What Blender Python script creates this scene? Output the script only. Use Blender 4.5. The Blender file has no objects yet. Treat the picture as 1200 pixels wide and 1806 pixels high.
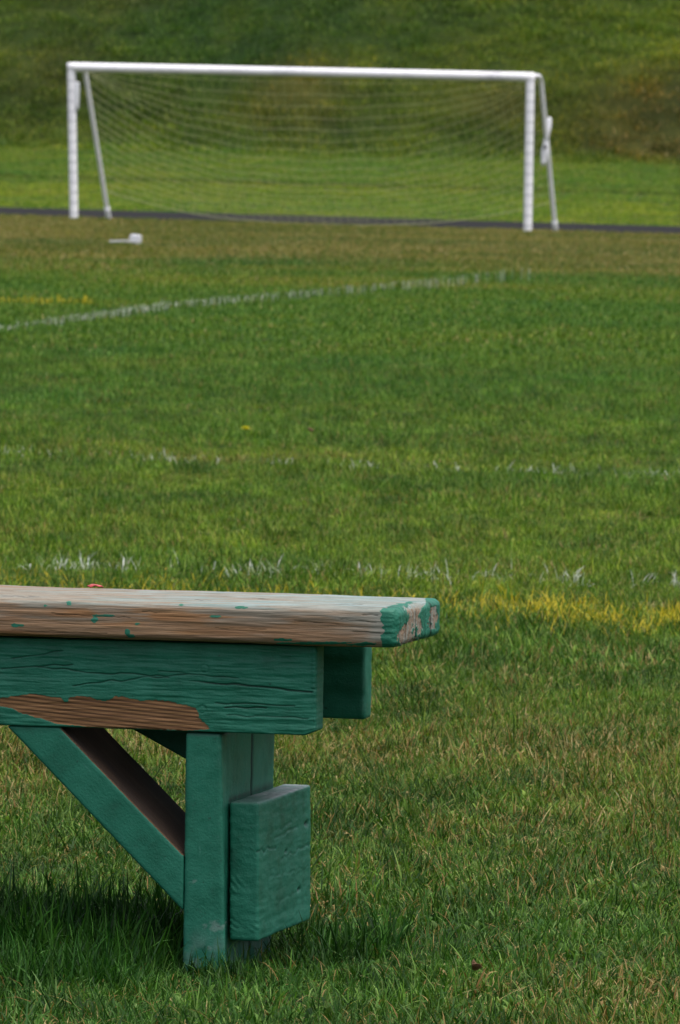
import bpy, bmesh, math
import numpy as np
from mathutils import Matrix, Vector

SC = bpy.context.scene
COL = SC.collection
RNG = np.random.default_rng(7)

# ------------------------------------------------------------------ camera
FPX, HCAM, HORIZON, ROLL = 12500.0, 0.985, 274.0, 0.014      # pixels of the 1200x1806 photo
pitch = math.atan((903.0 - HORIZON) / FPX)
fw = Vector((0, math.cos(pitch), -math.sin(pitch)))
r0 = Vector((1, 0, 0)); u0 = r0.cross(fw)
rt = r0 * math.cos(ROLL) + u0 * math.sin(ROLL)
up = u0 * math.cos(ROLL) - r0 * math.sin(ROLL)
cam = bpy.data.cameras.new("camera")
cam_ob = bpy.data.objects.new("camera", cam); COL.objects.link(cam_ob)
M = Matrix.Identity(4)
for i in range(3):
    M[i][0], M[i][1], M[i][2] = rt[i], up[i], -fw[i]
M[0][3], M[1][3], M[2][3] = 0, 0, HCAM
cam_ob.matrix_world = M
cam.sensor_fit = 'VERTICAL'; cam.sensor_height = 24.0
cam.lens = FPX / 1806.0 * 24.0
cam.clip_start = 0.1; cam.clip_end = 1000
cam.dof.use_dof = True; cam.dof.focus_distance = 8.65
cam.dof.aperture_fstop = 26.0
SC.camera = cam_ob

# ------------------------------------------------------------------ sky, sun, exposure
SUN_EL, SUN_AZ = math.radians(73), math.radians(125)          # azimuth clockwise from +Y: high to the right, a little beyond the bench; thin cloud
w = bpy.data.worlds.new("World"); SC.world = w; w.use_nodes = True
wn = w.node_tree.nodes
sky = wn.new('ShaderNodeTexSky'); sky.sky_type = 'NISHITA'; sky.sun_disc = False
sky.sun_elevation = SUN_EL; sky.sun_rotation = SUN_AZ
sky.air_density = 1.0; sky.dust_density = 6.0; sky.ozone_density = 1.0
hsv = wn.new('ShaderNodeHueSaturation'); hsv.inputs['Saturation'].default_value = .45     # grey overcast rather than blue
w.node_tree.links.new(sky.outputs[0], hsv.inputs['Color']); w.node_tree.links.new(hsv.outputs[0], wn['Background'].inputs[0])
wn['Background'].inputs[1].default_value = 0.15
sl = bpy.data.lights.new("sun", 'SUN'); sl.energy = 0.7; sl.angle = math.radians(60); sl.color = (1, .95, .88)
so = bpy.data.objects.new("sun", sl); COL.objects.link(so)
sdir = Vector((math.sin(SUN_AZ) * math.cos(SUN_EL), math.cos(SUN_AZ) * math.cos(SUN_EL), math.sin(SUN_EL)))
so.rotation_euler = sdir.to_track_quat('Z', 'Y').to_euler(); so.location = (0, -5, 20)
SC.view_settings.view_transform = 'Standard'; SC.view_settings.look = 'None'
SC.view_settings.gamma = 1; SC.view_settings.exposure = 0.76
SC.cycles.use_denoising = True; SC.cycles.denoiser = 'OPENIMAGEDENOISE'; SC.cycles.denoising_prefilter = 'ACCURATE'
SC.cycles.max_bounces = 6; SC.cycles.use_adaptive_sampling = False; SC.cycles.sample_clamp_indirect = 4

# ------------------------------------------------------------------ field frame: t along the goal line, s away from the camera
YAW = math.radians(13.6)
CA, SA = math.cos(YAW), math.sin(YAW)
U3 = np.array([CA, -SA, 0.0]); B3 = np.array([SA, CA, 0.0])
def ts2xy(t, s): return t * CA + s * SA, -t * SA + s * CA
def xy2ts(x, y): return x * CA - y * SA, x * SA + y * CA
def sstep(a, b, v):
    q = np.clip((v - a) / (b - a), 0, 1); return q * q * (3 - 2 * q)

# ------------------------------------------------------------------ numpy value noise
def _h(ix, iy, iz, seed):
    n = (ix.astype(np.int64) * 374761393 + iy.astype(np.int64) * 668265263 + iz.astype(np.int64) * 2147483647 + seed * 974634777)
    n = (n ^ (n >> 13)) * 1274126177
    n = n ^ (n >> 16)
    return (n & 0xffff).astype(np.float64) / 65535.0
def vnoise(x, y, z=0.0, seed=0):
    x, y, z = np.broadcast_arrays(np.asarray(x, float), np.asarray(y, float), np.asarray(z, float))
    ix, iy, iz = np.floor(x), np.floor(y), np.floor(z)
    fx, fy, fz = x - ix, y - iy, z - iz
    fx, fy, fz = [q * q * (3 - 2 * q) for q in (fx, fy, fz)]
    r = 0
    for dx in (0, 1):
        for dy in (0, 1):
            for dz in (0, 1):
                r = r + _h(ix + dx, iy + dy, iz + dz, seed) * (fx if dx else 1 - fx) * (fy if dy else 1 - fy) * (fz if dz else 1 - fz)
    return r
def fbm(x, y, z=0.0, seed=0, o=4):
    r, a, tot = 0, 1.0, 0
    for k in range(o):
        r = r + a * vnoise(np.asarray(x) * 2 ** k, np.asarray(y) * 2 ** k, np.asarray(z) * 2 ** k, seed + k * 13); tot += a; a *= .5
    return r / tot

# ------------------------------------------------------------------ terrain
def terrain(x, y):
    t, s = xy2ts(x, y)
    far = sstep(18, 105, s)
    xl = np.clip(x, -25, 25)
    z = -0.19 * far - 0.012 * xl * far
    z = z + 0.022 * sstep(114.5, 123.5, s) * 3
    z = z + np.clip((s - 123.5) / 26.0, 0, None).clip(0, 1.05) * 1.10
    z = z + 0.05 * np.exp(-((s - 134.5) / .9) ** 2)
    bank = np.clip(s - 149.3, 0, 22)
    z = z + 0.56 * bank * sstep(0, 3, bank) * (1 - .15 * (vnoise(t / 5, s / 4, 0, 3) - .5))
    z = z + (vnoise(x * .8, y * .8, 0, 5) - .5) * .02 * (s < 112)
    return z

# ------------------------------------------------------------------ object helpers
def tag(o, label=None, cat=None, group=None, kind=None):
    if label: o['label'] = label
    if cat: o['category'] = cat
    if group: o['group'] = group
    if kind: o['kind'] = kind
    return o
def empty(name, loc=(0, 0, 0), rz=0.0):
    o = bpy.data.objects.new(name, None); COL.objects.link(o)
    o.location = loc; o.rotation_euler = (0, 0, rz); o.empty_display_size = .1
    return o
def mesh_np(name, V, Fq, mat, parent=None, smooth=True, attrs=None, link=True):
    """V (n,3); Fq list of int arrays (m,k) of polygons"""
    me = bpy.data.meshes.new(name)
    if not isinstance(Fq, list): Fq = [Fq]
    Fq = [np.asarray(f, np.int64) for f in Fq if len(f)]
    loops = np.concatenate([f.ravel() for f in Fq])
    sizes = np.concatenate([np.full(len(f), f.shape[1]) for f in Fq])
    me.vertices.add(len(V)); me.vertices.foreach_set('co', np.asarray(V, np.float32).ravel())
    me.loops.add(len(loops)); me.loops.foreach_set('vertex_index', loops.astype(np.int32))
    me.polygons.add(len(sizes))
    me.polygons.foreach_set('loop_start', np.concatenate([[0], np.cumsum(sizes)[:-1]]).astype(np.int32))
    me.polygons.foreach_set('loop_total', sizes.astype(np.int32))
    if smooth: me.polygons.foreach_set('use_smooth', np.ones(len(sizes), bool))
    me.update(calc_edges=True)
    for k, v in (attrs or {}).items():
        v = np.asarray(v, np.float32)
        if v.ndim == 1:
            me.attributes.new(k, 'FLOAT', 'POINT').data.foreach_set('value', v)
        else:
            me.attributes.new(k, 'FLOAT_VECTOR', 'POINT').data.foreach_set('vector', v.ravel())
    me.materials.append(mat)
    o = bpy.data.objects.new(name, me)
    if link: COL.objects.link(o)
    if parent: o.parent = parent
    return o
def grid_faces(nu, nv):
    i = np.arange(nu * nv).reshape(nu, nv)
    return np.stack([i[:-1, :-1], i[1:, :-1], i[1:, 1:], i[:-1, 1:]], -1).reshape(-1, 4)

# ------------------------------------------------------------------ node helper
class NT:
    def __init__(self, name):
        self.m = bpy.data.materials.new(name); self.m.use_nodes = True
        self.t = self.m.node_tree; self.n = self.t.nodes; self.b = self.n['Principled BSDF']
    def new(self, ty, **kw):
        n = self.n.new(ty)
        for k, v in kw.items():
            if k.startswith('i_'): n.inputs[k[2:].replace('_', ' ')].default_value = v
            else: setattr(n, k, v)
        return n
    def link(self, a, b): self.t.links.new(a, b)
    def attr(self, name, ty='GEOMETRY'): return self.new('ShaderNodeAttribute', attribute_name=name, attribute_type=ty)
    def mix(self, fac, a, b, mode='MIX'):
        n = self.new('ShaderNodeMix', data_type='RGBA', blend_type=mode)
        for s, v in ((n.inputs[0], fac), (n.inputs[6], a), (n.inputs[7], b)):
            if isinstance(v, bpy.types.NodeSocket): self.link(v, s)
            elif isinstance(v, (int, float)): s.default_value = v
            else: s.default_value = (*v, 1)
        return n.outputs[2]
    def math(self, op, a, b=None, c=None, clamp=False):
        n = self.new('ShaderNodeMath', operation=op); n.use_clamp = clamp
        for k, v in enumerate((a, b, c)):
            if v is None: continue
            if isinstance(v, bpy.types.NodeSocket): self.link(v, n.inputs[k])
            else: n.inputs[k].default_value = v
        return n.outputs[0]
    def noise(self, vec, scale, detail=4, rough=.55, sx=(1, 1, 1)):
        mp = self.new('ShaderNodeMapping'); mp.inputs['Scale'].default_value = sx
        self.link(vec, mp.inputs[0])
        n = self.new('ShaderNodeTexNoise'); n.inputs['Scale'].default_value = scale
        n.inputs['Detail'].default_value = detail; n.inputs['Roughness'].default_value = rough
        self.link(mp.outputs[0], n.inputs['Vector']); return n.outputs['Fac']
    def ramp(self, fac, stops):
        n = self.new('ShaderNodeValToRGB'); e = n.color_ramp.elements
        while len(e) < len(stops): e.new(.5)
        for k, (p, c) in enumerate(stops):
            e[k].position = p; e[k].color = (*c, 1)
        self.link(fac, n.inputs[0]); return n.outputs[0]
    def step(self, v, a, b):
        n = self.new('ShaderNodeMapRange'); n.interpolation_type = 'SMOOTHSTEP'
        n.inputs['From Min'].default_value = a; n.inputs['From Max'].default_value = b
        self.link(v, n.inputs['Value']); return n.outputs[0]
    def bump(self, h, strength, dist):
        n = self.new('ShaderNodeBump'); n.inputs['Strength'].default_value = strength; n.inputs['Distance'].default_value = dist
        self.link(h, n.inputs['Height']); self.link(n.outputs[0], self.b.inputs['Normal'])

# ------------------------------------------------------------------ materials
def mat_board():
    """old green gloss paint over softwood; 'bare' says where the paint has gone, 'wash' where it is worn to a pale film, 'dust' for dry dirt"""
    k = NT("painted_wood"); b = k.b
    tc = k.new('ShaderNodeTexCoord').outputs['Object']
    g = k.attr('grain').outputs['Vector']                         # board coordinates: x runs along the grain
    bare = k.attr('bare').outputs['Fac']; wash = k.attr('wash').outputs['Fac']; grey = k.attr('grey').outputs['Fac']; crack = k.attr('crack').outputs['Fac']
    n1 = k.noise(tc, 22, 5, .6); n2 = k.noise(tc, 190, 3, .6)
    green = k.ramp(n1, [(.22, (.006, .070, .043)), (.42, (.008, .111, .069)), (.6, (.012, .136, .087)), (.85, (.028, .160, .113))])
    green = k.mix(k.math('MULTIPLY', k.step(k.noise(tc, 9, 6, .75), .55, .75), .45), green, (.020, .052, .034))
    green = k.mix(k.math('MULTIPLY', k.step(n2, .55, .8), .35), green, (.028, .11, .085))
    wav = k.noise(g, 1, 4, .6, (7, 60, 260))
    fine = k.noise(g, 1, 4, .65, (9, 300, 900)); strp = k.attr('stripe').outputs['Fac']
    coarse = k.noise(g, 1, 3, .5, (3, 25, 60))
    tan = k.ramp(fine, [(.28, (.070, .030, .011)), (.45, (.20, .098, .042)), (.62, (.30, .165, .075)), (.8, (.37, .235, .12))])
    tan = k.mix(k.math('MULTIPLY', k.step(wav, .54, .72), .15), tan, (.045, .022, .012))
    tan = k.mix(k.math('MULTIPLY', k.step(coarse, .45, .7), .5), tan, (.20, .10, .05))
    tan = k.mix(k.math('MULTIPLY', strp, .9), tan, (.034, .016, .009))
    fine2 = k.noise(g, 1, 6, .72, (26, 320, 700))
    old = k.ramp(fine2, [(.25, (.080, .064, .045)), (.45, (.18, .150, .112)), (.62, (.26, .225, .18)), (.8, (.33, .31, .28))])
    old = k.mix(k.math('MULTIPLY', k.step(wav, .55, .72), .8), old, (.11, .080, .055))
    old = k.mix(k.math('MULTIPLY', k.step(coarse, .5, .72), .5), old, (.23, .135, .075))
    wood = k.mix(grey, tan, old)
    wood = k.mix(wash, wood, k.mix(k.step(fine, .35, .65), (.13, .205, .195), (.26, .305, .30)))
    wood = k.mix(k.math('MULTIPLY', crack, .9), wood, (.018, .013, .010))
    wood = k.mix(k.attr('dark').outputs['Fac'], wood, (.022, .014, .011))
    n3 = k.noise(tc, 130, 4, .7); n4 = k.noise(g, 1, 5, .7, (30, 160, 240))
    green = k.mix(k.math('MULTIPLY', k.step(n3, .64, .72), .75), green, (.010, .030, .022))       # pits filled with grime
    green = k.mix(k.math('MULTIPLY', k.step(n4, .60, .74), .55), green, (.050, .190, .145))      # chalky rubbed ridges
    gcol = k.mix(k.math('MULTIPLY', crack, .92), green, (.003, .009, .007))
    jag = k.math('ADD', bare, k.math('MULTIPLY', k.math('SUBTRACT', n2, .5), .25))
    m = k.step(jag, .44, .56)
    dirt = k.attr('dust').outputs['Fac']
    col = k.mix(m, gcol, wood)
    col = k.mix(dirt, col, (.30, .31, .32))
    k.link(col, b.inputs['Base Color'])
    rough = k.math('ADD', k.math('MULTIPLY', m, .34), k.math('ADD', .40, k.math('MULTIPLY', n1, .25)))
    k.link(rough, b.inputs['Roughness'])
    b.inputs['Specular IOR Level'].default_value = .34
    pb = k.math('ADD', k.math('MULTIPLY', k.noise(tc, 60, 8, .78), .55), k.math('ADD', k.math('MULTIPLY', k.noise(tc, 320, 3, .6), .5), k.math('MULTIPLY', k.noise(g, 1, 6, .72, (22, 210, 260)), .30)))
    wb = k.math('MULTIPLY', k.math('ADD', fine2, wav), .7)
    hh = k.new('ShaderNodeMix'); k.link(m, hh.inputs[0]); k.link(pb, hh.inputs[2]); k.link(wb, hh.inputs[3])
    k.bump(hh.outputs[0], .55, .0022)
    return k.m
def mat_simple(name, c, rough=.6, nscale=20, var=.25, spec=.4):
    k = NT(name); tc = k.new('ShaderNodeTexCoord').outputs['Object']
    n = k.noise(tc, nscale, 5, .6)
    d = tuple(max(0, v * (1 - var)) for v in c); e = tuple(min(1, v * (1 + var)) for v in c)
    k.link(k.ramp(n, [(.3, d), (.7, e)]), k.b.inputs['Base Color'])
    k.b.inputs['Roughness'].default_value = rough; k.b.inputs['Specular IOR Level'].default_value = spec
    k.bump(n, .2, .003)
    return k.m
def mat_white():
    k = NT("white_goal_paint"); tc = k.new('ShaderNodeTexCoord').outputs['Object']
    n = k.noise(tc, 5, 6, .65); n2 = k.noise(tc, 30, 4, .6)
    c = k.ramp(n, [(.3, (.76, .75, .81)), (.5, (.85, .84, .89)), (.7, (.90, .89, .92))])
    c = k.mix(k.math('MULTIPLY', k.step(n2, .62, .75), .35), c, (.42, .41, .43))
    sc = k.attr('scuff').outputs['Fac']
    c = k.mix(k.math('MULTIPLY', sc, k.step(n2, .38, .6)), c, (.28, .28, .34))
    k.link(c, k.b.inputs['Base Color']); k.b.inputs['Roughness'].default_value = .42
    return k.m
def mat_blade(name, paint=None):
    k = NT(name)
    r = k.attr('rnd').outputs['Fac']; dry = k.attr('dry').outputs['Fac']
    c = k.ramp(r, [(0, (.014, .048, .006)), (.35, (.034, .093, .009)), (.7, (.066, .138, .015)), (1, (.130, .196, .042))])
    straw = k.ramp(k.attr('rnd2').outputs['Fac'], [(0, (.15, .085, .025)), (.5, (.29, .20, .070)), (1, (.46, .37, .18))])
    if paint is None:
        tint = k.attr('tint', 'INSTANCER').outputs['Vector']
        idry = k.attr('idry', 'INSTANCER').outputs['Fac']
        c = k.mix(1.0, c, tint, 'MULTIPLY')
        d = k.math('GREATER_THAN', k.math('ADD', dry, idry), k.attr('rnd3').outputs['Fac'])
        c = k.mix(d, c, straw)
    else:
        cov = k.attr('cover').outputs['Fac']
        c = k.mix(k.math('GREATER_THAN', dry, k.attr('rnd3').outputs['Fac']), c, straw)
        c = k.mix(cov, c, paint)
    b = k.b; k.link(c, b.inputs['Base Color']); b.inputs['Roughness'].default_value = .5
    b.inputs['Specular IOR Level'].default_value = .14
    tr = k.new('ShaderNodeBsdfTranslucent'); k.link(k.mix(1.0, c, (1.0, 1.15, .55), 'MULTIPLY'), tr.inputs['Color'])
    mx = k.new('ShaderNodeMixShader'); mx.inputs[0].default_value = .28
    k.link(b.outputs[0], mx.inputs[1]); k.link(tr.outputs[0], mx.inputs[2])
    k.link(mx.outputs[0], k.n['Material Output'].inputs['Surface'])
    return k.m
def mat_ground(name, a, b_, c):
    k = NT(name); tc = k.new('ShaderNodeTexCoord').outputs['Object']
    n = k.noise(tc, .9, 6, .65); n2 = k.noise(tc, 14, 5, .7)
    col = k.ramp(n2, [(.3, a), (.55, b_), (.75, c)])
    tint = k.attr('tint').outputs['Vector']
    col = k.mix(1.0, col, tint, 'MULTIPLY')
    k.link(col, k.b.inputs['Base Color']); k.b.inputs['Roughness'].default_value = .95
    k.b.inputs['Specular IOR Level'].default_value = .1
    k.bump(n2, .6, .03)
    return k.m

M_BOARD = mat_board()
M_WHITE = mat_white()
M_BLADE = mat_blade("grass_blade")
M_WBLADE = mat_blade("white_painted_blade", (.72, .73, .73))
M_YBLADE = mat_blade("yellow_painted_blade", (.58, .44, .028))
M_NET = mat_simple("net_cord", (.32, .33, .17), .8, 3, .12)
M_CLIP = mat_simple("net_clip", (.55, .55, .60), .6)
M_TRACK = mat_simple("track_surface", (.022, .022, .0235), .95, 6, .3, .04)
M_SOIL = mat_ground("field_soil", (.010, .026, .005), (.018, .040, .008), (.034, .048, .015))
M_TAPE = mat_simple("white_plastic", (.72, .72, .77), .4, 9, .1)
M_DARK = mat_simple("dark_mark", (.02, .02, .03), .6)
M_RED = mat_simple("red_plastic", (.42, .06, .06), .45, 60, .2)
M_YEL = mat_simple("dandelion_petals", (.60, .55, .03), .6, 300, .2)
M_STEM = mat_simple("plant_stem", (.06, .10, .025), .6, 200, .2)
M_LEAFB = mat_simple("brown_leaf", (.11, .055, .024), .7, 120, .35)

# ------------------------------------------------------------------ tint fields (colour of the turf by place, terrace shadow line painted in)
def turf_tint(x, y):
    """returns rgb multiplier and dryness for grass growing at x, y"""
    x = np.asarray(x, float); y = np.asarray(y, float)
    t, s = xy2ts(x, y)
    n = x.shape
    big = fbm(t * .35, s * .16, 0, 21, 3); mid = fbm(t * 1.4, s * .8, 0, 31, 3); fine = vnoise(t * 6, s * 5, 0, 41)
    R = np.ones(n); G = np.ones(n); B = np.ones(n); D = np.full(n, .085)
    # patches in the pitch: some lusher, some yellower
    q = (mid - .5) * 1.5 + (big - .5) * 1.4
    R *= 1 + .45 * q; G *= 1 + .16 * q; B *= 1 - .15 * q
    D += .05 * sstep(.52, .75, mid) + .03 * sstep(.5, .8, big)
    # foreground a little tired and strawy
    nr = 1 - sstep(11.5, 14, s)
    D += .12 * nr * sstep(.35, .7, mid)
    R *= 1.07; G *= 1.03
    md = sstep(12.5, 17, s) * (1 - sstep(56, 75, s))
    R *= 1 + .38 * md; G *= 1 + .28 * md; B *= 1 + .05 * md
    fr = 1 - sstep(8.6, 10.6, s + .8 * (mid - .5))                 # lusher, bluer growth in the foreground
    R *= 1 - .12 * fr; G *= 1 - .06 * fr
    cl = fbm(x * 7, y * 5, 0, 43, 2) - .5; c2 = vnoise(x * 17, y * 12, 0, 44) - .5   # single clumps
    nz = 1 - sstep(28, 45, s)
    R *= 1 + nz * (1.0 * cl + .5 * c2); G *= 1 + nz * (.75 * cl + .45 * c2); B *= 1 + nz * (.5 * cl + .3 * c2)
    D += nz * .20 * sstep(.12, .3, fbm(x * 3.1, y * 2.2, 0, 47, 3) - .45) * sstep(-.2, .2, c2)
    tr_ = np.exp(-((s - 10.9) / 1.3) ** 2); D += .05 * tr_ * sstep(.3, .6, mid + .6 * cl); R *= 1 + .10 * tr_
    # worn dry zone before the goal
    wz = sstep(50, 88, s + 26 * (big - .5) + 10 * (mid - .5)) * (s < 115.6)
    D += .34 * wz * (.55 + .6 * sstep(.35, .65, fbm(t * .5, s * .2, 0, 51, 3)))
    R *= 1 + .62 * wz; G *= 1 + .02 * wz; B *= 1 + .25 * wz
    # mown verge beyond the track: yellow green
    vz = (s > 115.6) * (1 - sstep(148, 150.5, s + 2 * (mid - .5)))
    st = vnoise(t * .15, s * .75, 0, 61)
    R *= 1 + vz * (1.15 + .9 * (st - .5)); G *= 1 + vz * (.72 + .5 * (st - .5)); B *= 1 + .3 * vz
    D += vz * .05
    low = vz * (1 - sstep(134.6, 135.6, s))
    R *= 1 + .22 * low; G *= 1 + .12 * low
    rid = vz * np.exp(-((s - 134.8) / .45) ** 2)  # lip shadow of the terrace step, painted into the tint as a dark line
    R *= 1 - .75 * rid; G *= 1 - .68 * rid; B *= 1 - .6 * rid
    # rough bank
    bz = sstep(148, 150.5, s + 2 * (mid - .5))
    pn = fbm(t * .22, s * .55, 0, 71, 4)
    R *= 1 + bz * (.42 + 1.9 * (pn - .5)); G *= 1 + bz * (.15 + .9 * (pn - .5)); B *= 1 - .1 * bz
    mot = fbm(t * 1.7, s * 3.4, 0, 75, 3) - .5
    R *= 1 + bz * 1.25 * mot; G *= 1 + bz * .95 * mot; B *= 1 + bz * .5 * mot
    def blob(t0, s0, rt_, rs):
        return np.exp(-(((t - t0) / rt_) ** 2 + ((s - s0) / rs) ** 2))
    brown = blob(-28.9, 151.3, 2.1, 1.6) * 1.4 + blob(-37.8, 152.0, 1.1, 1.1) * .7 + blob(-43.6, 152.4, 1.2, 1.6) * .5 + blob(-33.2, 151.6, .8, .5) * .6 + blob(-42.5, 155.6, 1.6, .8) * .45
    brown = np.clip(brown * (.55 + .9 * fbm(t * .9, s * 1.6, 0, 81, 3)), 0, 1) * bz
    D += .42 * brown - .03 * bz
    R *= 1 + .75 * brown; G *= 1 - .22 * brown
    bright = blob(-29.3, 154.5, 1.6, 1.2) * bz
    R *= 1 + .5 * bright; G *= 1 + .35 * bright
    return np.stack([R, G, B], -1).clip(.12, 4), D.clip(0, .95)

# ------------------------------------------------------------------ ground sheets
def sheet(name, ts, ss, mat, lift=0.0):
    T, S = np.meshgrid(ts, ss, indexing='ij')
    x, y = ts2xy(T, S)
    z = terrain(x, y) + lift
    V = np.stack([x, y, z], -1).reshape(-1, 3)
    tint, D = turf_tint(x.ravel(), y.ravel())
    dry = np.array([1.7, .95, 1.1])
    tint = tint * (1 - D[:, None]) + tint.mean(1, keepdims=True) * dry * D[:, None] * 1.4
    return mesh_np(name, V, grid_faces(len(ts), len(ss))[:, ::-1], mat, attrs={'tint': tint})
tfar = np.concatenate([np.linspace(-300, -70, 12)[:-1], np.linspace(-70, 15, 171), np.linspace(15, 250, 12)[1:]])
sg = np.concatenate([np.linspace(-120, 4, 16)[:-1], np.linspace(4, 30, 140)[:-1], np.linspace(30, 149.4, 240)])
ground = tag(sheet("ground", tfar, sg, M_SOIL, -.008), "soil of the playing field under the grass", "ground", kind='structure')
hill = tag(sheet("hillside", tfar, np.concatenate([np.linspace(149.4, 172, 80), np.linspace(172, 420, 12)[1:]]), M_SOIL),
           "steep grassy bank rising behind the goal", "hillside", kind='structure')
trk = tag(sheet("running_track", tfar, np.linspace(115.9, 123.4, 9), M_TRACK, .008), "dark running track strip passing behind the goal", "track", kind='structure')

# ------------------------------------------------------------------ grass blades
def blades(n, rad, lmin, lmax, wmin, wmax, lean=(10, 62), seg=4, rng=RNG, base=None, flat=0.0, dead=0.0):
    """n curved tapering blades rooted in a disc; returns V, quads, tris, attrs"""
    if base is None:
        rr = rad * np.sqrt(rng.random(n)); ph = rng.random(n) * 2 * np.pi
        base = np.stack([rr * np.cos(ph), rr * np.sin(ph), np.zeros(n) - .004], -1)
    L = rng.uniform(lmin, lmax, n) * (0.75 + .5 * rng.random(n)); W = rng.uniform(wmin, wmax, n)
    az = rng.random(n) * 2 * np.pi
    a0 = np.radians(rng.uniform(2, 28, n)); a1 = a0 + np.radians(rng.uniform(lean[0], lean[1], n) * (0.5 + rng.random(n)))
    fl = rng.random(n) < flat
    a0 = np.where(fl, np.radians(rng.uniform(60, 82, n)), a0); a1 = np.where(fl, np.radians(rng.uniform(75, 100, n)), a1)
    d = np.stack([np.cos(az), np.sin(az), np.zeros(n)], -1)
    tw = az + np.pi / 2 + rng.uniform(-.9, .9, n)
    side = np.stack([np.cos(tw), np.sin(tw), rng.uniform(-.3, .3, n)], -1)
    P = base.copy(); pts = [P.copy()]
    for k in range(seg):
        a = a0 + (a1 - a0) * ((k + .5) / seg) ** 1.3
        P = P + (d * np.sin(a)[:, None] + np.array([0, 0, 1.0]) * np.cos(a)[:, None]) * (L / seg)[:, None]
        P[:, 2] = np.maximum(P[:, 2], .003)
        pts.append(P.copy())
    prof = [.75, 1.0, .9, .62, 0][:seg] if seg == 4 else list(np.linspace(1, .4, seg))
    V = []
    for k in range(seg):
        h = side * (W * prof[k] * .5)[:, None]
        V += [pts[k] - h, pts[k] + h]
    V.append(pts[seg])
    m = 2 * seg + 1
    V = np.stack(V, 1)
    o = (np.arange(n) * m)[:, None]
    Q = np.concatenate([o + np.array([2 * k, 2 * k + 1, 2 * k + 3, 2 * k + 2]) for k in range(seg - 1)])
    T = o + np.array([2 * seg - 2, 2 * seg - 1, 2 * seg])
    rep = lambda v: np.repeat(v, m)
    at = dict(rnd=rep(rng.random(n) ** 1.1), rnd2=rep(rng.random(n)), rnd3=rep((.02 + .98 * rng.random(n) + (0 if dead else 1) * np.clip(L - .028, 0, .03) * 10).clip(0, 1.5)), dry=rep(np.maximum(np.where(fl, .16, 0.0), dead)))
    return V.reshape(-1, 3), Q, T, at
def merge(parts):
    Vs, Qs, Ts, A, off = [], [], [], {}, 0
    for V, Q, T, at in parts:
        Vs.append(V); Qs.append(Q + off); Ts.append(T + off); off += len(V)
        for k, v in at.items(): A.setdefault(k, []).append(v)
    return np.concatenate(Vs), np.concatenate(Qs), np.concatenate(Ts), {k: np.concatenate(v) for k, v in A.items()}
def tuft_collection(name, specs):
    c = bpy.data.collections.new(name)
    for sp in specs:
        V, Q, T, at = merge([blades(**q) for q in sp])
        o = mesh_np("grass_tuft", V, [Q, T], M_BLADE, attrs=at, link=False)
        c.objects.link(o)
    return c
C_NEAR = tuft_collection("near_tufts",
    [[dict(n=15, rad=.04, lmin=.014, lmax=.038, wmin=.0010, wmax=.0022, lean=(15, 105)), dict(n=9, rad=.045, lmin=.02, lmax=.05, wmin=.0008, wmax=.0016, flat=1.0), dict(n=7, rad=.045, lmin=.012, lmax=.028, wmin=.0016, wmax=.0032, lean=(50, 120))] for _ in range(7)]
    + [[dict(n=6, rad=.03, lmin=.03, lmax=.058, wmin=.0016, wmax=.0030, lean=(15, 80)), dict(n=12, rad=.045, lmin=.015, lmax=.04, wmin=.0013, wmax=.0026, lean=(20, 100))] for _ in range(3)]
    + [[dict(n=4, rad=.05, lmin=.03, lmax=.07, wmin=.0008, wmax=.0015, flat=.6, dead=.9, lean=(30, 100)), dict(n=12, rad=.045, lmin=.015, lmax=.04, wmin=.0013, wmax=.0026, lean=(20, 100))]]
    + [[dict(n=14, rad=.04, lmin=.008, lmax=.018, wmin=.005, wmax=.009, lean=(50, 80))]])
C_TALL = tuft_collection("tall_tufts", [[dict(n=12, rad=.03, lmin=.045, lmax=.085, wmin=.0018, wmax=.0036, lean=(5, 60)), dict(n=8, rad=.045, lmin=.03, lmax=.06, wmin=.0014, wmax=.0026, lean=(20, 90))] for _ in range(4)])
C_FAR = tuft_collection("far_tufts", [[dict(n=18, rad=.10, lmin=.018, lmax=.045, wmin=.004, wmax=.008, lean=(15, 95)), dict(n=5, rad=.1, lmin=.03, lmax=.07, wmin=.003, wmax=.006, flat=1.0)] for _ in range(6)])
C_BANK = tuft_collection("bank_tufts", [[dict(n=30, rad=.24, lmin=.05, lmax=.14, wmin=.008, wmax=.018, lean=(30, 100))] for _ in range(6)])

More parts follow.
